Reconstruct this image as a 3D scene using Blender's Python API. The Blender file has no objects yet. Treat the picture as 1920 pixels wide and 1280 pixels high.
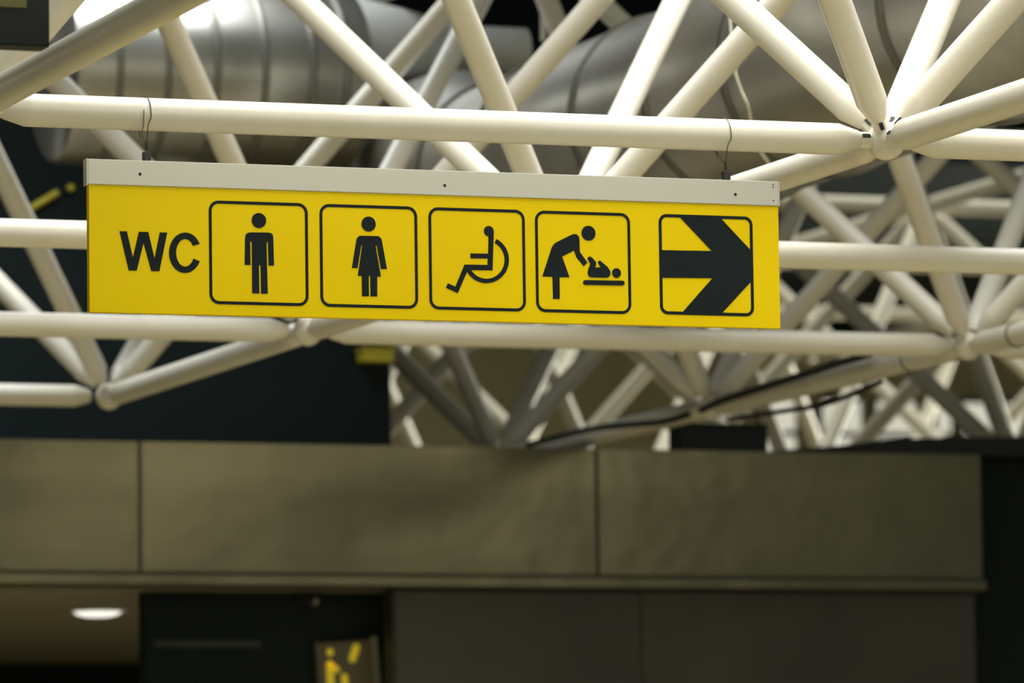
import bpy, bmesh, math, random
from mathutils import Vector, Matrix, Quaternion
from mathutils.geometry import tessellate_polygon

scene = bpy.context.scene
C = scene.collection
random.seed(7)

# ------------------------------------------------------------------ camera
# World frame: X runs along the sign and the front chords, Y goes away from the
# viewer, Z up with the floor at 0.  ZB is the height of the lower chord layer.
ZB = 3.85
M = 2.7            # grid of the space frame
H = 1.82           # height of the space frame
YAW, PITCH, ROLL = 0.3484, 0.1008, -0.0139
fwd = Vector((math.sin(YAW)*math.cos(PITCH), math.cos(YAW)*math.cos(PITCH), math.sin(PITCH)))
rgt = Vector((math.cos(YAW), -math.sin(YAW), 0))
upv = rgt.cross(fwd)
r2 = math.cos(ROLL)*rgt + math.sin(ROLL)*upv
u2 = -math.sin(ROLL)*rgt + math.cos(ROLL)*upv
cam_pos = Vector((-6.6587, -15.1665, ZB-2.2347))
cd = bpy.data.cameras.new('camera')
cam = bpy.data.objects.new('camera', cd)
C.objects.link(cam)
cam.matrix_world = Matrix(((r2.x, u2.x, -fwd.x, cam_pos.x), (r2.y, u2.y, -fwd.y, cam_pos.y),
                           (r2.z, u2.z, -fwd.z, cam_pos.z), (0, 0, 0, 1)))
cd.sensor_width = 36
cd.lens = 10892.4/1920*36
cd.clip_start = 0.5
cd.clip_end = 300
cd.dof.use_dof = True
cd.dof.focus_distance = (Vector((-1.3, -0.05, ZB-0.3))-cam_pos).dot(fwd)
cd.dof.aperture_fstop = 3.9
scene.camera = cam

# ------------------------------------------------------------------ light
w = bpy.data.worlds.new('world'); scene.world = w; w.use_nodes = True
wb = w.node_tree.nodes['Background']
wb.inputs['Color'].default_value = (0.92, 1.0, 0.92, 1)
wb.inputs['Strength'].default_value = 0.16

def area(name, loc, size, sizey, power, color=(1, 1, 1), target=None, spread=180):
    l = bpy.data.lights.new(name, 'AREA'); l.shape = 'RECTANGLE'; l.size = size; l.size_y = sizey
    l.energy = power; l.color = color; l.spread = math.radians(spread)
    o = bpy.data.objects.new(name, l); C.objects.link(o); o.location = loc
    if target is not None:
        o.rotation_euler = (Vector(target)-Vector(loc)).to_track_quat('-Z', 'Y').to_euler()
    return o
# glass roof over the front bays
area('front_skylight', (0.4, 0.9, ZB+2.8), 6.0, 7.2, 500, (0.98, 0.98, 0.97), spread=112)
area('left_skylight', (-0.4, 7.9, ZB+2.85), 2.4, 1.8, 105, (0.90, 0.95, 1.0), spread=120)
# unseen fill light added in front to brighten the sign and fascia
area('hall_front_fill', (1.0, -6.0, ZB+1.5), 14.0, 1.6, 240, (1.0, 0.965, 0.76), target=(1.0, 0, ZB-0.6))
# low side windows of the far hall
area('far_side_windows', (20.0, 20.0, ZB-0.6), 10.0, 2.0, 1150, (1.0, 0.99, 0.86), target=(8.0, 19.0, ZB-0.9), spread=75)
area('far_top_fill', (7.6, 16.6, ZB+3.3), 8.4, 7.4, 230, (1.0, 0.98, 0.84), spread=130)  # overhead fill added to brighten the far struts

vs = scene.view_settings
vs.view_transform = 'Standard'; vs.look = 'None'; vs.exposure = 0.0; vs.gamma = 1.0
vs.use_curve_mapping = False

# ------------------------------------------------------------------ helpers
def tag(o, label=None, cat=None, group=None, kind=None):
    if label: o['label'] = label
    if cat: o['category'] = cat
    if group: o['group'] = group
    if kind: o['kind'] = kind
    return o

def empty(name, loc=(0, 0, 0)):
    o = bpy.data.objects.new(name, None); o.empty_display_size = 0.2
    C.objects.link(o); o.location = loc
    return o

def link(name, me, parent=None, loc=None, mat=None):
    o = bpy.data.objects.new(name, me); C.objects.link(o)
    if mat and not me.materials: me.materials.append(mat)
    if parent:
        o.parent = parent
    if loc is not None: o.location = loc
    return o

def bm_obj(name, bm, mat, parent=None, loc=None, smooth=None):
    me = bpy.data.meshes.new(name)
    bmesh.ops.recalc_face_normals(bm, faces=bm.faces)
    bm.to_mesh(me); bm.free()
    if smooth is not None:
        me.shade_smooth()
        me.set_sharp_from_angle(angle=math.radians(smooth))
    return link(name, me, parent, loc, mat)

def box_bm(x0, x1, y0, y1, z0, z1, bev=0.0, bm=None):
    own = bm is None
    b = bmesh.new()
    bmesh.ops.create_cube(b, size=1)
    for v in b.verts:
        v.co = Vector(((x0+x1)/2+v.co.x*(x1-x0), (y0+y1)/2+v.co.y*(y1-y0), (z0+z1)/2+v.co.z*(z1-z0)))
    if bev > 0:
        bmesh.ops.bevel(b, geom=b.edges[:], offset=bev, segments=2, profile=0.6, affect='EDGES')
    if own: return b
    tmp = bpy.data.meshes.new('t'); b.to_mesh(tmp); b.free(); bm.from_mesh(tmp); bpy.data.meshes.remove(tmp)
    return bm

def box(name, x0, x1, y0, y1, z0, z1, mat, parent=None, bev=0.0):
    return bm_obj(name, box_bm(x0, x1, y0, y1, z0, z1, bev), mat, parent)

def lathe_bm(prof, seg=28, bm=None, caps=True):
    """prof: list of (radius, z) along local Z"""
    bm = bm or bmesh.new()
    rings = []
    for r, z in prof:
        rings.append([bm.verts.new((r*math.cos(2*math.pi*k/seg), r*math.sin(2*math.pi*k/seg), z)) for k in range(seg)])
    for a, b in zip(rings, rings[1:]):
        for k in range(seg):
            bm.faces.new((a[k], a[(k+1) % seg], b[(k+1) % seg], b[k]))
    if caps:
        bm.faces.new(rings[0][::-1]); bm.faces.new(rings[-1])
    return bm

def path_bm(pts, rad, seg=12, bm=None, smooth=0, caps=True):
    """tube along a polyline; rad a number or a list"""
    pts = [Vector(p) for p in pts]
    if smooth:
        out = []
        n = len(pts)
        for i in range(n-1):
            p0, p1, p2, p3 = pts[max(i-1, 0)], pts[i], pts[i+1], pts[min(i+2, n-1)]
            for k in range(smooth):
                t = k/smooth
                out.append(0.5*((2*p1)+(-p0+p2)*t+(2*p0-5*p1+4*p2-p3)*t*t+(-p0+3*p1-3*p2+p3)*t**3))
        out.append(pts[-1]); pts = out
    bm = bm or bmesh.new()
    n = len(pts)
    tang = [(pts[min(i+1, n-1)]-pts[max(i-1, 0)]).normalized() for i in range(n)]
    ref = Vector((0, 0, 1)) if abs(tang[0].z) < 0.9 else Vector((1, 0, 0))
    u = tang[0].cross(ref).normalized()
    rings = []
    for i in range(n):
        u = (u-tang[i]*u.dot(tang[i])).normalized(); v = tang[i].cross(u)
        r = rad[i] if isinstance(rad, (list, tuple)) else rad
        rings.append([bm.verts.new(pts[i]+r*(math.cos(2*math.pi*k/seg)*u+math.sin(2*math.pi*k/seg)*v)) for k in range(seg)])
    for a, b in zip(rings, rings[1:]):
        for k in range(seg):
            bm.faces.new((a[k], a[(k+1) % seg], b[(k+1) % seg], b[k]))
    if caps:
        bm.faces.new(rings[0][::-1]); bm.faces.new(rings[-1])
    return bm

# ------------------------------------------------------------------ materials
def mat(name, color, rough=0.5, metal=0.0, noise=0.0, scale=4.0, color2=None, bump=0.0, bscale=30.0, emit=None,
        stretch=(1, 1, 1), rnd=False, spec=0.5, thresh=None, coat=0.0, bdist=0.02):
    m = bpy.data.materials.new(name); m.use_nodes = True
    nt = m.node_tree; b = nt.nodes['Principled BSDF']
    b.inputs['Base Color'].default_value = (*color, 1)
    b.inputs['Roughness'].default_value = rough
    b.inputs['Metallic'].default_value = metal
    b.inputs['Specular IOR Level'].default_value = spec
    b.inputs['Coat Weight'].default_value = coat
    tc = nt.nodes.new('ShaderNodeTexCoord'); mp = nt.nodes.new('ShaderNodeMapping')
    mp.inputs['Scale'].default_value = stretch
    nt.links.new(tc.outputs['Object'], mp.inputs['Vector'])
    vec = mp.outputs['Vector']
    if rnd:
        oi = nt.nodes.new('ShaderNodeObjectInfo'); ml = nt.nodes.new('ShaderNodeMath'); ml.operation = 'MULTIPLY'
        ml.inputs[1].default_value = 37.0
        nt.links.new(oi.outputs['Random'], ml.inputs[0])
        ad = nt.nodes.new('ShaderNodeVectorMath'); ad.operation = 'ADD'
        nt.links.new(vec, ad.inputs[0]); nt.links.new(ml.outputs[0], ad.inputs[1]); vec = ad.outputs[0]
    if color2 is not None:
        n = nt.nodes.new('ShaderNodeTexNoise'); n.inputs['Scale'].default_value = scale; n.inputs['Detail'].default_value = 5
        nt.links.new(vec, n.inputs['Vector'])
        rp = nt.nodes.new('ShaderNodeValToRGB')
        lo, hi = thresh or (0.35, 0.7)
        rp.color_ramp.elements[0].position = lo; rp.color_ramp.elements[0].color = (*color, 1)
        rp.color_ramp.elements[1].position = hi; rp.color_ramp.elements[1].color = (*color2, 1)
        nt.links.new(n.outputs['Fac'], rp.inputs['Fac']); nt.links.new(rp.outputs['Color'], b.inputs['Base Color'])
    if bump > 0:
        n2 = nt.nodes.new('ShaderNodeTexNoise'); n2.inputs['Scale'].default_value = bscale; n2.inputs['Detail'].default_value = 4
        nt.links.new(vec, n2.inputs['Vector'])
        bp = nt.nodes.new('ShaderNodeBump'); bp.inputs['Strength'].default_value = bump; bp.inputs['Distance'].default_value = bdist
        nt.links.new(n2.outputs['Fac'], bp.inputs['Height']); nt.links.new(bp.outputs['Normal'], b.inputs['Normal'])
    if emit:
        b.inputs['Emission Color'].default_value = (*emit[:3], 1); b.inputs['Emission Strength'].default_value = emit[3]
    return m

M_paint = mat('cream_paint', (0.69, 0.655, 0.55), 0.36, color2=(0.60, 0.55, 0.425), scale=2.2, thresh=(0.42, 0.85),
              bump=0.06, bscale=14, rnd=True, spec=0.45)
def scuff(m, scale, lo, hi, color):
    nt = m.node_tree; b = nt.nodes['Principled BSDF']
    src = b.inputs['Base Color'].links[0].from_socket
    vec = [n for n in nt.nodes if n.type == 'TEX_NOISE'][0].inputs['Vector'].links[0].from_socket
    n = nt.nodes.new('ShaderNodeTexNoise'); n.inputs['Scale'].default_value = scale; n.inputs['Detail'].default_value = 6
    n.inputs['Roughness'].default_value = 0.65
    nt.links.new(vec, n.inputs['Vector'])
    mr = nt.nodes.new('ShaderNodeMapRange'); mr.inputs['From Min'].default_value = lo; mr.inputs['From Max'].default_value = hi
    mr.inputs['To Max'].default_value = 0.8
    nt.links.new(n.outputs['Fac'], mr.inputs['Value'])
    mx = nt.nodes.new('ShaderNodeMix'); mx.data_type = 'RGBA'
    nt.links.new(mr.outputs['Result'], mx.inputs['Factor']); nt.links.new(src, mx.inputs['A'])
    mx.inputs['B'].default_value = (*color, 1)
    nt.links.new(mx.outputs['Result'], b.inputs['Base Color'])
scuff(M_paint, 19.0, 0.70, 0.76, (0.40, 0.32, 0.18))
M_node = mat('cream_paint_node', (0.70, 0.66, 0.54), 0.4, color2=(0.54, 0.47, 0.33), scale=22, thresh=(0.5, 0.8), bump=0.15, bscale=40)
M_black = mat('black_slot', (0.006, 0.006, 0.005), 0.7)
M_yellow = mat('sign_yellow', (0.84, 0.62, 0.001), 0.32, color2=(0.80, 0.565, 0.001), scale=1.6, thresh=(0.3, 0.7), spec=0.08)
M_print = mat('sign_print', (0.008, 0.014, 0.0145), 0.55, spec=0.12)
M_alu = mat('anodised_aluminium', (0.55, 0.54, 0.46), 0.42, 0.25, color2=(0.50, 0.49, 0.42), scale=3, bump=0.01, bscale=200, stretch=(0.1, 1, 1))
M_wire = mat('steel_wire', (0.07, 0.065, 0.05), 0.4, 0.6)
M_clamp = mat('dark_clamp', (0.03, 0.03, 0.028), 0.45, 0.5)
M_galv = mat('galvanised_sheet', (0.38, 0.37, 0.33), 0.36, 0.97, color2=(0.25, 0.24, 0.20), scale=3.0, bump=0.06, bscale=5.0)
M_foil = mat('silver_foil_duct', (0.56, 0.55, 0.50), 0.36, 0.97, color2=(0.44, 0.42, 0.36), scale=2.0, bump=0.10, bscale=4.0)
M_ring = mat('duct_band', (0.16, 0.155, 0.13), 0.45, 0.8)
M_palefab = mat('pale_duct_sleeve', (0.42, 0.42, 0.39), 0.6, 0.1)
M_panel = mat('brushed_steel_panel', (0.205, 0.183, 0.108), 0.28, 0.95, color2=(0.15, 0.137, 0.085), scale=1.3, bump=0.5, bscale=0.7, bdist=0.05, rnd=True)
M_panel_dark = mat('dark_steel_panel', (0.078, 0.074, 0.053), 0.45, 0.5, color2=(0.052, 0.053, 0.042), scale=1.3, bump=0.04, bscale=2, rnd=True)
M_teal = mat('dark_teal', (0.008, 0.0145, 0.0145), 0.8, spec=0.2, color2=(0.011, 0.017, 0.0155), scale=0.8)
M_teal_gloss = mat('dark_teal_gloss', (0.008, 0.014, 0.014), 0.4, spec=0.12)
M_soffit = mat('brown_soffit', (0.22, 0.20, 0.13), 0.7, color2=(0.18, 0.165, 0.11), scale=0.6)
M_floor = mat('floor_stone', (0.53, 0.45, 0.255), 0.45, color2=(0.48, 0.405, 0.23), scale=0.7)
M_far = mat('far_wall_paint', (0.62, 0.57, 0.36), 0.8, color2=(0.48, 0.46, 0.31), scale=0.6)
M_rubber = mat('black_rubber', (0.012, 0.013, 0.013), 0.6)
M_box = mat('dark_box', (0.010, 0.013, 0.012), 0.6, spec=0.25)
M_olive = mat('olive_screen', (0.12, 0.12, 0.03), 0.6)
M_win = mat('window_glass', (0.6, 0.6, 0.5), 0.3, emit=(1.0, 0.97, 0.80, 0.6))
M_lamp = mat('lamp_glass', (0.8, 0.8, 0.75), 0.4, emit=(1.0, 0.98, 0.88, 1.1))
M_yel2 = mat('yellow_paint', (0.45, 0.38, 0.02), 0.5)
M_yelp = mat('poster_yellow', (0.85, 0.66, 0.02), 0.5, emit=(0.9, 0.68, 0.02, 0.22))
M_poster = mat('poster_ground', (0.12, 0.12, 0.06), 0.5, color2=(0.15, 0.11, 0.06), scale=3)
M_edge = mat('poster_edge', (0.24, 0.24, 0.16), 0.5)
M_cableW = mat('pale_cable', (0.5, 0.48, 0.36), 0.6)

# ------------------------------------------------------------------ setting
def S(o): o['kind'] = 'structure'; return o
S(box('floor', -40, 40, -40, 32, -0.2, 0, M_floor))
S(box('wall_back', -4, 30, 30, 30.3, 0, 12, M_teal))
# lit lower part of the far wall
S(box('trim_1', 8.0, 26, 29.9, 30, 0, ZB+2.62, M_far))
S(box('wall_left', -7.3, -7.0, 9.7, 30, 0, 12, M_teal))
S(box('wall_right', 20.2, 20.5, 8, 30, 0, 12, M_teal))
# dark bulkhead closing the far hall on the left
ft_top = ZB-0.10
S(box('wall_bulkhead', -7.0, 1.885, 10.0, 10.2, ft_top, ZB+2.9, M_teal_gloss))
# opaque roof behind the glazed front bays, right slab and opening shaped for the light
zr = ZB+2.9
S(box('ceiling', -7.3, 20.5, 8.9, 12.6, zr, zr+0.25, M_teal))
S(box('ceiling', 2.2, 20.5, 6.6, 8.9, zr, zr+0.25, M_teal))  # brought forward to shade the struts at the right
S(box('ceiling', -7.3, 3.2, 12.6, 20.6, zr, zr+0.25, M_teal))
S(box('ceiling', 12.0, 20.5, 12.6, 20.6, zr, zr+0.25, M_teal))
S(box('ceiling', -7.3, 20.5, 20.6, 30.3, zr, zr+0.25, M_teal))

# windows in the far wall: a strip of frames with panes
for k, (x0, x1) in enumerate([(11.9, 12.25), (12.45, 12.85), (12.95, 13.35), (13.5, 13.68), (13.75, 14.05), (14.15, 14.5), (14.6, 15.0)]):
    wdw = box('window_%d' % (k+1), x0, x1, 29.86, 29.9, ZB+1.55, ZB+2.2, M_teal)
    S(wdw)
    for j in range(2):
        za = ZB+1.60+j*0.31
        box('pane', x0+0.03, x1-0.03, 29.845, 29.86, za, za+0.26, M_win, wdw)
    box('mullion', x0, x1, 29.83, 29.86, ZB+1.86, ZB+1.90, M_teal, wdw)

# fascia of steel panels under the lower chords
FY = 9.45
ft, fb = ZB-0.066, ZB-0.655
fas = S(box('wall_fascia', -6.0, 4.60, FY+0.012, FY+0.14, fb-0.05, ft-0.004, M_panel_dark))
seams = [-5.949, -3.791, -1.633, 0.525, 2.683, 4.60]
for a, b in zip(seams, seams[1:]):
    box('panel', a+0.008, b-0.008, FY, FY+0.012, fb+0.012, ft, M_panel, fas, 0.003)
box('drip_edge', -6.0, 4.60, FY-0.03, FY+0.012, fb-0.045, fb, M_panel, fas, 0.004)
# plain dark wall to the right of the fascia
S(box('wall_front_right', 4.60, 24, FY+0.2, FY+0.4, 0, ft+0.0, M_teal))
# wall below the fascia
LY = FY+0.10
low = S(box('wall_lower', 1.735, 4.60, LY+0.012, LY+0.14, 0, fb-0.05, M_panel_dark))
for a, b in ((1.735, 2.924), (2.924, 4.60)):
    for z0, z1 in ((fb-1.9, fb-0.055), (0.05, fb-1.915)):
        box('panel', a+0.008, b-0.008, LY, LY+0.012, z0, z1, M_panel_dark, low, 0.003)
# the open front left of it: soffit and rear wall of the space behind
so = S(box('ceiling', -6.0, 8.0, LY+0.14, 17.0, fb-0.05, fb-0.01, M_soffit))
S(box('wall_shop_rear', -6.0, 8.0, 16.6, 16.8, 0, fb-0.05, M_teal))
# dark partition in the opening
pt = S(box('wall_partition', 0.66, 2.1, FY+0.40, FY+0.50, 0, fb-0.05, M_teal))
box('rail', 0.70, 1.20, FY+0.385, FY+0.40, ZB-0.955, ZB-0.925, mat('green_rail', (0.02, 0.035, 0.022), 0.6), pt)

# ------------------------------------------------------------------ space frame
sf = empty('space_frame', (0, 0, ZB))
tag(sf, 'cream painted tubular steel space frame with ball nodes spanning the hall', 'space frame')
R_T, R_B = 0.0455, 0.056
def strut_mesh(name, L):
    p = [(0.023, 0.082), (0.027, 0.088), (R_T, 0.150), (R_T, 0.16), (R_T, L-0.16), (R_T, L-0.150), (0.027, L-0.088), (0.023, L-0.082)]
    bm = lathe_bm(p, 28)
    me = bpy.data.meshes.new(name); bmesh.ops.recalc_face_normals(bm, faces=bm.faces); bm.to_mesh(me); bm.free()
    me.shade_smooth(); me.set_sharp_from_angle(angle=math.radians(25))
    me.materials.append(M_paint)
    return me
LC = M; LD = math.sqrt(2*(M/2)**2+H*H)
me_ch, me_di = strut_mesh('chord', LC), strut_mesh('diagonal_strut', LD)
# hexagonal sleeve between tube cone and ball
bm = bmesh.new(); bmesh.ops.create_cone(bm, segments=6, radius1=0.025, radius2=0.025, depth=0.05, cap_ends=True)
bmesh.ops.bevel(bm, geom=bm.edges[:], offset=0.003, segments=1, affect='EDGES')
for v in bm.verts: v.co.z += 0.068
me_sl = bpy.data.meshes.new('sleeve'); bm.to_mesh(me_sl); bm.free(); me_sl.materials.append(M_paint)
bm = box_bm(0.0205, 0.0264, -0.0055, 0.0055, 0.058, 0.082)
me_slot = bpy.data.meshes.new('sleeve_slot'); bm.to_mesh(me_slot); bm.free(); me_slot.materials.append(M_black)
# ball node with flats
bm = bmesh.new(); bmesh.ops.create_uvsphere(bm, u_segments=24, v_segments=16, radius=R_B)
me_nd = bpy.data.meshes.new('node_ball'); bm.to_mesh(me_nd); bm.free(); me_nd.shade_smooth(); me_nd.materials.append(M_node)

def project(P):
    d = Vector(P)+Vector((0, 0, ZB))-cam_pos; z = d.dot(fwd)
    return 960+10892.4*d.dot(r2)/z, 640-10892.4*d.dot(u2)/z
def seen(a, b, mg=650):
    for k in range(21):
        p = a.lerp(b, k/20); x, y = project(p)
        if -mg < x < 1920+mg and -mg*0.6 < y < 1280:
            if p.y > FY and y > 880: continue        # behind the fascia
            if p.y > 9.7 and p.x < 1.5+0.2*(p.y-9.7): continue    # behind the bulkhead
            return True
    return False
nodes = {}
def bot(i, j): return Vector((i*M, j*M, 0))
def top(i, j): return Vector(((i+.5)*M, (j+.5)*M, H))
def add_strut(name, me, a, b, key):
    q = (b-a).to_track_quat('Z', 'X' if False else 'Y')
    o = link(name, me, sf); o.location = a; o.rotation_mode = 'QUATERNION'; o.rotation_quaternion = q
    L = (b-a).length
    if min(a.y, b.y) < 3.0:
        for e in (0, 1):
            s = link('sleeve', me_sl, o)
            if e: s.location = (0, 0, L); s.rotation_euler = (math.pi, 0, 0)
    for p in (a, b): nodes[tuple(round(c, 3) for c in p)] = p
    return o
JMAX = 7
for j in range(-2, JMAX+1):
    for i in range(-3, 8):
        if j >= 4 and i <= 0: continue            # the bulkhead stands there
        a = bot(i, j)
        for b in (bot(i+1, j), bot(i, j+1)):
            if j == 3 and (i >= 0 and b.y == a.y or i <= 0 and b.y > a.y): continue     # bay left open
            if seen(a, b): add_strut('bottom_chord', me_ch, a, b, None)
        for di in (-1, 0):
            for dj in (-1, 0):
                b = top(i+di, j+dj)
                if seen(a, b):
                    o = add_strut('diagonal_strut', me_di, a, b, None)
        a = top(i, j)
        for b in (top(i+1, j), top(i, j+1)):
            if j == 3 and i == 0: continue
            if seen(a, b, 500): add_strut('top_chord', me_ch, a, b, None)
for p in nodes.values():
    o = link('node_ball', me_nd, sf); o.location = p
# dark bolt windows showing on the sleeves of the near node
for o in [c for c in sf.children if c.type == 'MESH' and c.name.split('.')[0] in ('bottom_chord', 'diagonal_strut')]:
    a = o.location; L = LC if o.data == me_ch else LD
    d = o.rotation_quaternion @ Vector((0, 0, 1)); b = a+d*L
    for e, p in ((0, a), (1, b)):
        if p.length < 0.01:
            # turn the slot so that it lies on the upper left flank of the sleeve
            want = Vector((-0.45, -0.75, 0.35))
            loc = o.rotation_quaternion.inverted() @ want
            if e: loc = Vector((loc.x, -loc.y, -loc.z))
            ang = math.atan2(loc.y, loc.x)
            s = link('sleeve_slot', me_slot, o)
            if e:
                s.matrix_local = Matrix.Translation((0, 0, L)) @ Matrix.Rotation(math.pi, 4, 'X') @ Matrix.Rotation(ang, 4, 'Z')
            else:
                s.matrix_local = Matrix.Rotation(ang, 4, 'Z')

# ------------------------------------------------------------------ the sign
SX, SZ = -2.386, ZB-0.135
SW, SH, RAIL = 2.027, 0.419, 0.070
YF = -0.05                       # front face
sign = empty('hanging_sign', (SX, YF, SZ-SH))
tag(sign, 'long yellow WC sign with black pictograms and arrow hanging from a chord', 'sign')
def P(u, v): return (u/1000.0, SH-v/1000.0)        # mm on the sign -> local x, z
box('panel', 0.0, SW, 0.0, 0.024, 0.0, SH-RAIL+0.004, M_yellow, sign, 0.0015)
rail = box('header_rail', -0.003, SW-0.001, -0.004, 0.030, SH-RAIL, SH, M_alu, sign, 0.002)
box('end_cap', -0.0065, -0.003, -0.004, 0.030, SH-RAIL-0.002, SH+0.001, M_alu, rail)
box('end_cap', SW-0.001, SW+0.003, -0.004, 0.030, SH-RAIL, SH, M_alu, rail)
bm = lathe_bm([(0.0, -0.0012), (0.004, -0.0008), (0.0045, 0.0)], 16, caps=False)
me_scr = bpy.data.meshes.new('screw'); bm.to_mesh(me_scr); bm.free(); me_scr.materials.append(M_black)
for u, v in ((144, 38), (1024, 42), (1895, 41)):
    x, z = P(u, v); s = link('screw', me_scr, rail); s.location = (x, -0.004, z); s.rotation_euler = (-math.pi/2, 0, 0)
for u, v in ((2011, 9), (2011, 16), (2011, 55)):
    x, z = P(u, v); s = link('rivet', me_scr, rail); s.location = (x, -0.004, z); s.rotation_euler = (-math.pi/2, 0, 0); s.scale = (.5, .5, .5)

POLY_W = [(86.0,195.8),(106.7,195.2),(123.4,266.7),(140.5,195.9),(167.3,195.6),(184.5,267.5),(200.0,195.8),(221.2,195.7),(198.3,302.3),(175.2,302.9),(153.8,225.9),(133.9,302.4),(111.3,302.6)]
POLY_C = [(313.3,224.3),(309.9,217.3),(305.6,210.9),(300.6,205.4),(294.9,200.9),(288.7,197.5),(282.1,195.3),(275.3,194.3),(268.4,194.6),(261.6,196.1),(255.0,198.7),(248.8,202.6),(243.1,207.5),(238.1,213.3),(233.8,219.9),(230.3,227.3),(227.8,235.1),(226.2,243.2),(225.7,251.5),(226.2,259.8),(227.8,267.8),(230.3,275.4),(233.7,282.5),(238.0,288.8),(243.0,294.2),(248.7,298.7),(254.9,302.1),(261.5,304.3),(268.3,305.2),(275.1,305.0),(282.0,303.5),(288.5,300.8),(294.7,296.9),(300.4,292.0),(305.5,286.2),(309.8,279.5),(313.2,272.2),(294.9,265.2),(293.0,270.1),(290.6,274.6),(287.8,278.5),(284.7,281.9),(281.3,284.5),(277.7,286.3),(273.9,287.4),(270.1,287.6),(266.3,287.0),(262.7,285.6),(259.2,283.5),(256.1,280.6),(253.2,277.0),(250.8,272.8),(248.8,268.1),(247.3,263.0),(246.4,257.7),(246.0,252.1),(246.1,246.5),(246.8,241.0),(248.1,235.7),(249.9,230.7),(252.1,226.1),(254.8,222.0),(257.9,218.5),(261.2,215.7),(264.8,213.7),(268.5,212.4),(272.3,211.9),(276.1,212.3),(279.8,213.5),(283.3,215.5),(286.6,218.2),(289.5,221.7),(292.0,225.7),(294.1,230.3)]
POLY_MAN = [(441.5,278.8),(443.3,204.1),(445.5,195.2),(450.8,190.0),(458.7,188.5),(511.4,187.5),(518.8,189.4),(523.2,194.3),(524.4,201.9),(525.8,278.4),(509.9,278.8),(508.8,213.7),(505.1,213.8),(505.7,279.7),(507.1,356.3),(487.6,356.8),(486.8,278.4),(482.3,278.5),(482.8,356.4),(462.3,356.4),(462.1,213.7),(457.9,213.8),(458.3,278.6)]
POLY_WOM = [(750.7,279.4),(764.9,200.1),(769.0,192.4),(775.7,189.1),(827.8,188.7),(834.4,191.8),(838.4,198.1),(852.9,279.4),(835.2,279.8),(823.7,215.1),(820.5,215.2),(835.0,300.7),(824.3,301.0),(823.6,356.5),(803.9,357.0),(803.7,300.0),(799.7,300.1),(799.6,356.6),(779.3,357.1),(779.2,300.6),(767.7,300.4),(781.5,215.0),(778.9,215.0),(767.5,279.0)]
POLY_WHE = [(1168.3,165.5),(1163.1,275.3),(1097.7,276.0),(1086.8,282.9),(1059.7,341.5),(1024.9,327.2),(1030.8,314.8),(1052.8,323.6),(1080.4,261.3),(1148.3,260.5),(1149.4,242.3),(1098.2,243.2),(1098.4,229.5),(1150.6,229.0),(1153.0,169.6)]
POLY_ARC = [(1175.4,187.1),(1180.8,189.9),(1185.9,193.1),(1190.7,196.9),(1195.0,201.0),(1199.0,205.6),(1202.4,210.5),(1205.4,215.7),(1207.8,221.2),(1209.7,226.9),(1211.0,232.8),(1211.8,238.8),(1212.0,244.8),(1211.6,250.9),(1210.6,256.9),(1209.0,262.9),(1206.9,268.7),(1204.3,274.3),(1201.2,279.6),(1197.5,284.7),(1193.4,289.4),(1188.9,293.8),(1184.0,297.7),(1178.8,301.2),(1173.3,304.2),(1167.6,306.7),(1161.6,308.7),(1155.5,310.1),(1149.4,311.0),(1143.2,311.3),(1137.0,311.1),(1130.9,310.2),(1124.9,308.9),(1119.1,307.0),(1113.5,304.5),(1108.2,301.6),(1103.3,298.1),(1098.7,294.3),(1094.5,290.0),(1090.8,285.3),(1087.5,280.3),(1100.2,276.3),(1103.0,280.2),(1106.1,283.8),(1109.6,287.0),(1113.4,290.0),(1117.4,292.5),(1121.7,294.7),(1126.2,296.5),(1130.8,297.8),(1135.6,298.7),(1140.5,299.2),(1145.4,299.3),(1150.3,298.8),(1155.1,298.0),(1159.9,296.7),(1164.6,295.0),(1169.1,292.9),(1173.4,290.4),(1177.4,287.5),(1181.2,284.3),(1184.7,280.8),(1187.9,276.9),(1190.7,272.8),(1193.1,268.5),(1195.2,264.0),(1196.8,259.4),(1198.0,254.6),(1198.7,249.8),(1199.0,244.9),(1198.9,240.1),(1198.2,235.3),(1197.2,230.6),(1195.7,226.0),(1193.8,221.6),(1191.5,217.4),(1188.8,213.5),(1185.7,209.8),(1182.3,206.5),(1178.6,203.4),(1174.6,200.8),(1170.4,198.5)]
POLY_MUM = [(1310.3,288.4),(1339.7,206.4),(1345.0,198.4),(1351.6,192.5),(1396.3,170.4),(1405.5,166.9),(1414.7,167.4),(1421.1,173.4),(1422.8,182.0),(1423.1,216.5),(1445.6,246.0),(1434.4,256.9),(1412.4,231.6),(1406.1,213.2),(1370.1,231.0),(1391.3,288.8),(1361.8,289.5),(1361.4,350.5),(1341.3,351.0),(1340.5,288.8)]
POLY_BABY = [(1445.7,275.1),(1447.1,266.4),(1454.5,249.0),(1446.3,236.8),(1446.9,231.2),(1453.0,228.8),(1459.5,231.6),(1471.1,243.6),(1471.8,248.5),(1468.7,259.2),(1485.2,258.8),(1477.1,245.9),(1478.2,240.9),(1483.4,239.6),(1506.2,257.5),(1513.4,268.4),(1514.3,277.0),(1509.7,284.6),(1501.8,287.2),(1455.9,287.6),(1448.1,283.6)]
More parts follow.
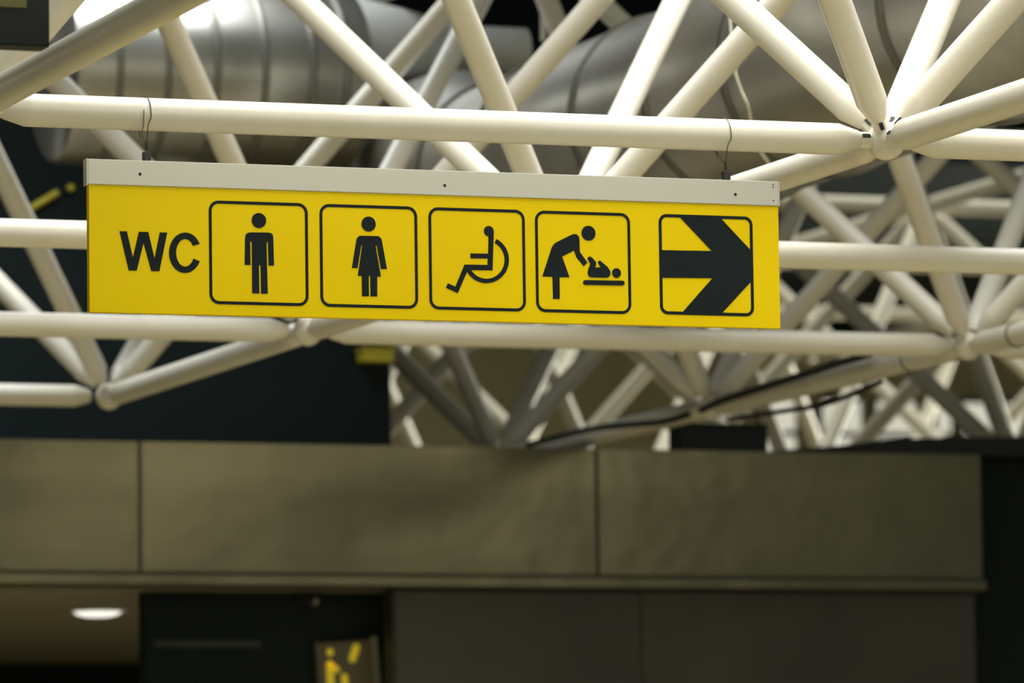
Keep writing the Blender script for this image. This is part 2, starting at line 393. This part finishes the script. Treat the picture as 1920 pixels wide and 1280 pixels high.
POLY_MAT = [(1438.8,295.7),(1436.6,296.1),(1434.6,297.1),(1433.0,298.6),(1432.0,300.5),(1431.6,302.5),(1431.9,304.6),(1432.9,306.4),(1434.4,307.8),(1436.4,308.7),(1438.6,309.0),(1548.7,308.0),(1550.9,307.6),(1552.9,306.6),(1554.5,305.1),(1555.6,303.2),(1555.9,301.2),(1555.6,299.1),(1554.6,297.3),(1553.1,295.8),(1551.1,294.9),(1548.9,294.7)]
POLY_ARROW = [(1722.8,106.8),(1846.4,105.7),(1939.4,197.8),(1944.7,197.7),(1944.3,288.7),(1937.6,288.8),(1845.2,383.0),(1724.4,384.6),(1821.8,280.5),(1665.4,283.2),(1665.0,205.2),(1821.1,203.5)]

def solid(name, polys, parent=sign, depth=0.0012, m=None):
    """flat outlines (mm on the sign) as one thin applied film"""
    bm = bmesh.new()
    for q, poly in enumerate(polys):
        if q: depth += 0.0002
        pts = [P(u, v) for u, v in poly]
        f = [bm.verts.new((x, -depth, z)) for x, z in pts]; b = [bm.verts.new((x, 0.0, z)) for x, z in pts]
        for t in tessellate_polygon([[Vector((x, z, 0)) for x, z in pts]]):
            try: bm.faces.new([f[k] for k in t])
            except ValueError: pass
        n = len(pts)
        for k in range(n): bm.faces.new((f[k], b[k], b[(k+1) % n], f[(k+1) % n]))
    return bm_obj(name, bm, m or M_print, parent)
def disc(cu, cv, r, n=32): return [(cu+r*math.cos(2*math.pi*k/n), cv+r*math.sin(2*math.pi*k/n)) for k in range(n)]
def border(name, u0, u1, v0, v1, rad, st):
    def rr(inset):
        out = []
        r = rad-inset
        for (cx, cy, a0) in ((u1-rad, v0+rad, -90), (u1-rad, v1-rad, 0), (u0+rad, v1-rad, 90), (u0+rad, v0+rad, 180)):
            for k in range(9):
                a = math.radians(a0+90*k/8); out.append((cx+r*math.cos(a), cy+r*math.sin(a)))
        return out
    bm = bmesh.new(); o, i = rr(0), rr(st); n = len(o)
    def ring(pts, y): return [bm.verts.new((P(u, v)[0], y, P(u, v)[1])) for u, v in pts]
    of, inf, ob, ib = ring(o, -0.0012), ring(i, -0.0012), ring(o, 0), ring(i, 0)
    for k in range(n):
        l = (k+1) % n
        bm.faces.new((of[k], of[l], inf[l], inf[k])); bm.faces.new((of[k], ob[k], ob[l], of[l])); bm.faces.new((inf[k], inf[l], ib[l], ib[k]))
    return bm_obj(name, bm, M_print, sign)
solid('letter', [POLY_W]); solid('letter', [POLY_C])
for u0 in (340, 658.5, 976, 1290.8):
    border('pictogram_border', u0, u0+284.5, 103.5, 388.5, 28, 8.2)
border('pictogram_border', 1661.6, 1946.8, 102.5, 386.5, 24, 8.8)
solid('man_pictogram', [POLY_MAN, disc(483.5, 155.1, 20.8)])
solid('woman_pictogram', [POLY_WOM, disc(800.9, 155.8, 20.8)])
solid('wheelchair_pictogram', [POLY_WHE, POLY_ARC, disc(1153.5, 165.9, 14.5)])
solid('baby_changing_pictogram', [POLY_MUM, disc(1450.1, 163.2, 21.0), POLY_BABY, disc(1532.2, 273.4, 13.4), POLY_MAT])
solid('arrow', [POLY_ARROW], depth=0.0016)

# hanging wires looped over the front chord, with clamps on the rail
def hanger(x, label, spread, behind):
    h = empty('hanging_wire', (x, 0, SZ)); tag(h, label, 'wire', 'wires holding the sign')
    yc = YF+0.016
    box('clamp', -0.010, 0.010, yc-0.012, yc+0.012, 0.0, 0.026, M_clamp, h, 0.002)
    bm_obj('crimp', path_bm([(0, yc, 0.032), (0, yc, 0.052)], 0.004, 10), M_clamp, h)
    bm_obj('tail', path_bm([(0, yc, 0.024), (0, yc, 0.034)], 0.002, 8), M_wire, h)
    pts = []
    z0 = 0.050
    zc = ZB-SZ                                # axis of the chord above the rail
    r = R_T+0.003
    pts.append((0, yc, z0))
    pts.append((spread*0.35, -0.75*r-0.004, zc-r*0.75))
    for k in range(13):
        a = math.radians(200-220*k/12)        # over the tube, front to back
        pts.append((spread*(1-0.6*k/12)*(0.75+0.25*math.cos(math.radians(k*10))), r*math.cos(a), zc+r*math.sin(a)))
    pts.append((-spread*0.2, 0.6*r, zc-r*0.85))
    pts.append((-spread*0.05, 0.02, z0+0.02))
    pts.append((0, yc, z0))
    bm_obj('wire_loop', path_bm(pts, 0.0013, 6, smooth=4), M_wire, h)
    sp = [(0, yc, z0), (-spread*0.6, -0.012, z0+0.025), (-spread, -0.8*r-0.002, zc-0.7*r), (-spread*1.1, -r-0.001, zc+0.1*r)]
    if behind: sp = [(0, yc, z0), (-spread*0.5, -0.02, z0+0.012), (-spread*0.8, 0.0, zc-r-0.004), (-spread, 0.8*r+0.002, zc-0.7*r), (-spread*1.1, r+0.001, zc)]
    bm_obj('second_strand', path_bm(sp, 0.0012, 6, smooth=4), M_wire, h)
    return h
hanger(SX+0.169, 'thin steel wire and clamp at the WC lettering end of the sign', 0.010, False)
hanger(SX+1.875, 'thin steel wire and black clamp at the arrow end of the sign', 0.013, True)

# ------------------------------------------------------------------ ducts
def duct_x(name, x0, x1, y, z, r, rings, label, cat='duct'):
    d = empty(name, (x0, y, ZB+z)); tag(d, label, cat)
    L = x1-x0
    bm = lathe_bm([(r*0.93, 0), (r*0.98, 0.012), (r, 0.04), (r, L-0.04), (r*0.98, L-0.012), (r*0.93, L)], 48)
    b = bm_obj('duct_shell', bm, M_galv, d, smooth=40); b.rotation_euler = (0, math.pi/2, 0)
    for s in rings:
        bm = lathe_bm([(r-0.01, -0.016), (r+0.010, -0.014), (r+0.014, 0), (r+0.010, 0.014), (r-0.01, 0.016)], 48)
        k = bm_obj('seam_ring', bm, M_ring, d, smooth=40); k.rotation_euler = (0, math.pi/2, 0); k.location = (s-x0, 0, 0)
    return d
duct_x('ventilation_duct', -0.24, 1.06, 8.1, 1.36, 0.385, (-0.05, 0.16, 0.37, 0.58, 0.79, 0.94),
       'galvanised round duct with evenly spaced seam rings above the left of the sign')
d2 = empty('ventilation_duct', (M/2, 0, ZB+0.80))
tag(d2, 'large silver foil duct running back behind the ball node at the right', 'duct')
bm = lathe_bm([(0.40, -1.5), (0.40, 6.9)], 56)
o = bm_obj('duct_shell', bm, M_foil, d2, smooth=40); o.rotation_euler = (-math.pi/2, 0, 0)
for y in (0.6, 2.2, 3.6, 4.35, 5.1, 6.2, 6.88):
    bm = lathe_bm([(0.39, -0.02), (0.410, -0.018), (0.414, 0), (0.410, 0.018), (0.39, 0.02)], 56)
    o = bm_obj('seam_ring', bm, M_ring, d2, smooth=40); o.rotation_euler = (-math.pi/2, 0, 0); o.location = (0, y, 0)
bm = path_bm([(0, 6.9, 0), (0.02, 7.2, 0.05), (0.08, 7.6, 0.16), (0.14, 8.0, 0.22), (0.2, 8.5, 0.24)], 0.385, 40, smooth=5)
bm_obj('elbow', bm, M_foil, d2, smooth=50)
# pale reducer behind the first duct
rd = empty('duct_reducer', (1.14, 8.3, ZB+1.56)); tag(rd, 'pale grey conical duct reducer behind the crossing struts above the sign', 'duct')
bm = lathe_bm([(0.20, 0), (0.20, 0.03), (0.16, 0.25), (0.10, 0.5), (0.10, 0.8)], 36)
o = bm_obj('cone', bm, M_palefab, rd, smooth=40); o.rotation_euler = (0, math.pi/2, 0)
# hanger rod and pale cable
tag(bm_obj('hanger_rod', path_bm([(1.955, 8.1, ZB+1.575), (1.955, 8.1, ZB+2.9)], 0.011, 10), M_paint),
    'thin upright hanger rod dropping from the dark roof behind the struts', 'rod')
tag(bm_obj('drooping_cable', path_bm([(0.50, 2.4, ZB+0.9), (0.505, 2.4, ZB+0.70), (0.517, 2.4, ZB+0.574), (0.538, 2.4, ZB+0.504), (0.565, 2.4, ZB+0.442), (0.62, 2.5, ZB+0.36), (0.72, 2.62, ZB+0.30)], 0.006, 8, smooth=5), M_cableW),
    'thin pale cable drooping in front of the large silver duct', 'cable')

# ------------------------------------------------------------------ cables and boxes round the far node
def cable(pts, r, label):
    return tag(bm_obj('power_cable', path_bm([(x, y, ZB+z) for x, y, z in pts], r, 10, smooth=6), M_rubber, smooth=60), label, 'cable', 'black cables at the dark node')
cable([(2.63, 6.2, 0.045), (2.63, 6.5, 0.040), (2.628, 6.8, 0.030), (2.625, 7.5, 0.010), (2.625, 7.8, 0.0), (2.62, 8.0, -0.02)], 0.016,
      'thick black cable sagging along the chord to the dark node, upper one')
cable([(2.698, 6.25, -0.06), (2.73, 6.6, -0.075), (2.757, 7.0, -0.085), (2.756, 7.4, -0.075), (2.77, 7.8, -0.06), (2.76, 8.05, -0.055)], 0.011,
      'thinner brown-black cable looping low beneath the chord, right of the dark node')
cable([(2.60, 8.1, -0.03), (2.56, 8.3, -0.045), (2.50, 8.6, -0.035), (2.44, 8.9, -0.03), (2.40, 9.2, -0.04), (2.36, 9.47, -0.052)], 0.014,
      'black cable running from the dark node down to the panelled fascia')
jb = empty('junction_box', (3.32, FY+0.10, ft)); tag(jb, 'dark junction box standing on top of the panelled fascia', 'box')
box('body', -0.21, 0.21, -0.09, 0.09, 0.0, 0.105, M_box, jb, 0.006)
box('lid', -0.215, 0.215, -0.095, 0.095, 0.105, 0.125, M_box, jb, 0.004)
# black sheet lying on the fascia at the right
bm = bmesh.new()
prof = [(3.56, 0.006), (3.70, 0.018), (3.90, 0.035), (4.10, 0.062), (4.35, 0.078), (4.6, 0.085), (4.9, 0.094), (5.1, 0.06), (5.25, 0.01)]
rows = []
for yy, k in ((FY+0.01, 0.0), (FY+0.03, 1.0), (FY+0.12, 1.08), (FY+0.3, 1.0), (FY+0.34, 0.0)):
    rows.append([bm.verts.new((x, yy, ft+max(z*k, 0.0))) for x, z in prof])
for a, b in zip(rows, rows[1:]):
    for k in range(len(prof)-1): bm.faces.new((a[k], a[k+1], b[k+1], b[k]))
bm.faces.new([r[0] for r in rows]); bm.faces.new([r[-1] for r in rows])
for k in range(len(prof)-1): bm.faces.new((rows[0][k], rows[-1][k], rows[-1][k+1], rows[0][k+1]))
tag(bm_obj('black_sheet', bm, M_rubber), 'black sheet heaped along the fascia top at the right', 'sheet')
# wire ties round the chords by the right hand node
for (p, ax, lab) in (((2.7, 4.95, 0), 'Y', 'thin dark wire tie round the chord just in front of the far right node'),
                     ((2.7, 5.95, 0), 'Y', 'thin dark wire tie round the chord just behind the far right node')):
    pts = [((R_T+0.003)*math.cos(2*math.pi*k/24), 0.25*(R_T)*math.sin(2*math.pi*k/24+1), (R_T+0.003)*math.sin(2*math.pi*k/24)) for k in range(25)]
    o = bm_obj('wire_tie', path_bm(pts, 0.003, 6, caps=False), M_rubber); o.location = (p[0], p[1], ZB+p[2])
    tag(o, lab, 'wire tie')

# ------------------------------------------------------------------ things under and beyond the fascia
dl = empty('downlight', (0.88, 11.40, fb-0.05)); tag(dl, 'white oval downlight on the brown soffit under the fascia', 'lamp')
o = bm_obj('lamp_glass', lathe_bm([(0.0, -0.030), (0.06, -0.028), (0.10, -0.018), (0.118, 0.0)], 32, caps=False), M_lamp, dl, smooth=60)
o = bm_obj('rim', lathe_bm([(0.117, 0.0), (0.125, -0.006), (0.135, -0.006), (0.138, 0.0)], 32, caps=False), M_alu, dl, smooth=40)
ll = bpy.data.lights.new('downlight_bulb', 'SPOT'); ll.energy = 220; ll.spot_size = math.radians(130); ll.shadow_soft_size = 0.1; ll.color = (1.0, 0.93, 0.75)
lo = bpy.data.objects.new('downlight_bulb', ll); C.objects.link(lo); lo.parent = dl; lo.location = (0, 0, -0.045)
cm = empty('security_camera', (1.41, FY+0.33, fb-0.05)); tag(cm, 'small black security camera under the fascia above the poster', 'camera')
box('bracket', -0.045, 0.045, -0.03, 0.05, -0.018, 0.0, M_rubber, cm, 0.003)
o = bm_obj('housing', lathe_bm([(0.022, 0), (0.030, 0.01), (0.030, 0.11), (0.020, 0.115)], 20), M_rubber, cm, smooth=40)
o.location = (0.01, -0.05, -0.055); o.rotation_euler = (math.radians(-65), 0, math.radians(20))
o = bm_obj('lens', lathe_bm([(0.0, -0.002), (0.015, -0.001), (0.018, 0.002)], 16, caps=False), M_edge, cm); o.location = (0.012, -0.052, -0.05); o.rotation_euler = (math.radians(-65), 0, 0)

po = empty('poster_case', (1.525, FY+0.36, ZB-1.75)); tag(po, 'dark framed poster case with yellow figures beside the opening', 'poster')
po.rotation_euler = (0, math.radians(-4), 0)
box('backing', 0.0, 0.27, 0.0, 0.03, 0.0, 0.815, M_poster, po, 0.002)
box('frame', 0.245, 0.272, -0.012, 0.03, 0.0, 0.83, M_edge, po, 0.002)
box('frame', -0.02, 0.0, -0.012, 0.03, 0.0, 0.82, M_poster, po, 0.002)
def capsule(name, x0, z0, x1, z1, r, parent):
    bm = bmesh.new(); d = Vector((x1-x0, z1-z0)).normalized(); n = Vector((-d.y, d.x)); pts = []
    for k in range(9):
        a = math.pi*k/8; pts.append((x1+r*(math.sin(a)*d.x+math.cos(a)*n.x), z1+r*(math.sin(a)*d.y+math.cos(a)*n.y)))
    for k in range(9):
        a = math.pi*k/8; pts.append((x0-r*(math.sin(a)*d.x+math.cos(a)*n.x), z0-r*(math.sin(a)*d.y+math.cos(a)*n.y)))
    f = [bm.verts.new((x, -0.002, z)) for x, z in pts]; b = [bm.verts.new((x, 0, z)) for x, z in pts]
    bm.faces.new(f); m = len(pts)
    for k in range(m): bm.faces.new((f[k], b[k], b[(k+1) % m], f[(k+1) % m]))
    return bm_obj(name, bm, M_yelp, parent)
capsule('yellow_mark', 0.150, 0.735, 0.172, 0.785, 0.017, po)
capsule('yellow_figure_head', 0.045, 0.770, 0.046, 0.772, 0.016, po)
capsule('yellow_figure_body', 0.035, 0.56, 0.040, 0.715, 0.018, po)
capsule('yellow_figure_arm', 0.045, 0.715, 0.072, 0.690, 0.014, po)
capsule('yellow_figure_leg', 0.105, 0.50, 0.105, 0.655, 0.016, po)

# black hanging display box at the upper left, in front of the chord
db = empty('display_box', (-3.06, -1.5, ZB-0.068)); tag(db, 'black hanging display box with olive screen in the upper left corner', 'display')
box('casing', -0.20, 0.16, -0.03, 0.05, 0.0, 0.36, M_box, db, 0.006)
box('screen', -0.17, 0.10, -0.034, -0.03, 0.095, 0.33, M_olive, db)
box('hanger', -0.03, 0.0, 0.0, 0.02, 0.36, 1.6, M_box, db)

# yellow pipe and yellow box far on the left
yp = empty('yellow_pipe', (0.178, 9.978, ZB+1.025)); tag(yp, 'short yellow-green pipe on the dark bulkhead left of the sign', 'pipe')
bm_obj('pipe', path_bm([(0, 0, 0), (0.125, 0, 0.076)], 0.016, 12), M_yel2, yp)
bm_obj('end_knob', lathe_bm([(0.0, -0.02), (0.018, -0.01), (0.02, 0), (0.018, 0.01), (0.0, 0.02)], 14, caps=False), M_yel2, yp, (0.185, 0, 0.098), smooth=60)
bm_obj('bracket', path_bm([(0.125, 0, 0.076), (0.185, 0, 0.098)], 0.004, 8), M_box, yp)
yb = empty('yellow_lamp_box', (1.79, 9.945, ZB+0.355)); tag(yb, 'small yellow box on the edge of the dark bulkhead below the sign', 'box')
box('body', -0.07, 0.08, -0.05, 0.05, 0.0, 0.05, M_yel2, yb, 0.006)
box('lid', -0.075, 0.085, -0.055, 0.055, 0.05, 0.065, M_yel2, yb, 0.004)
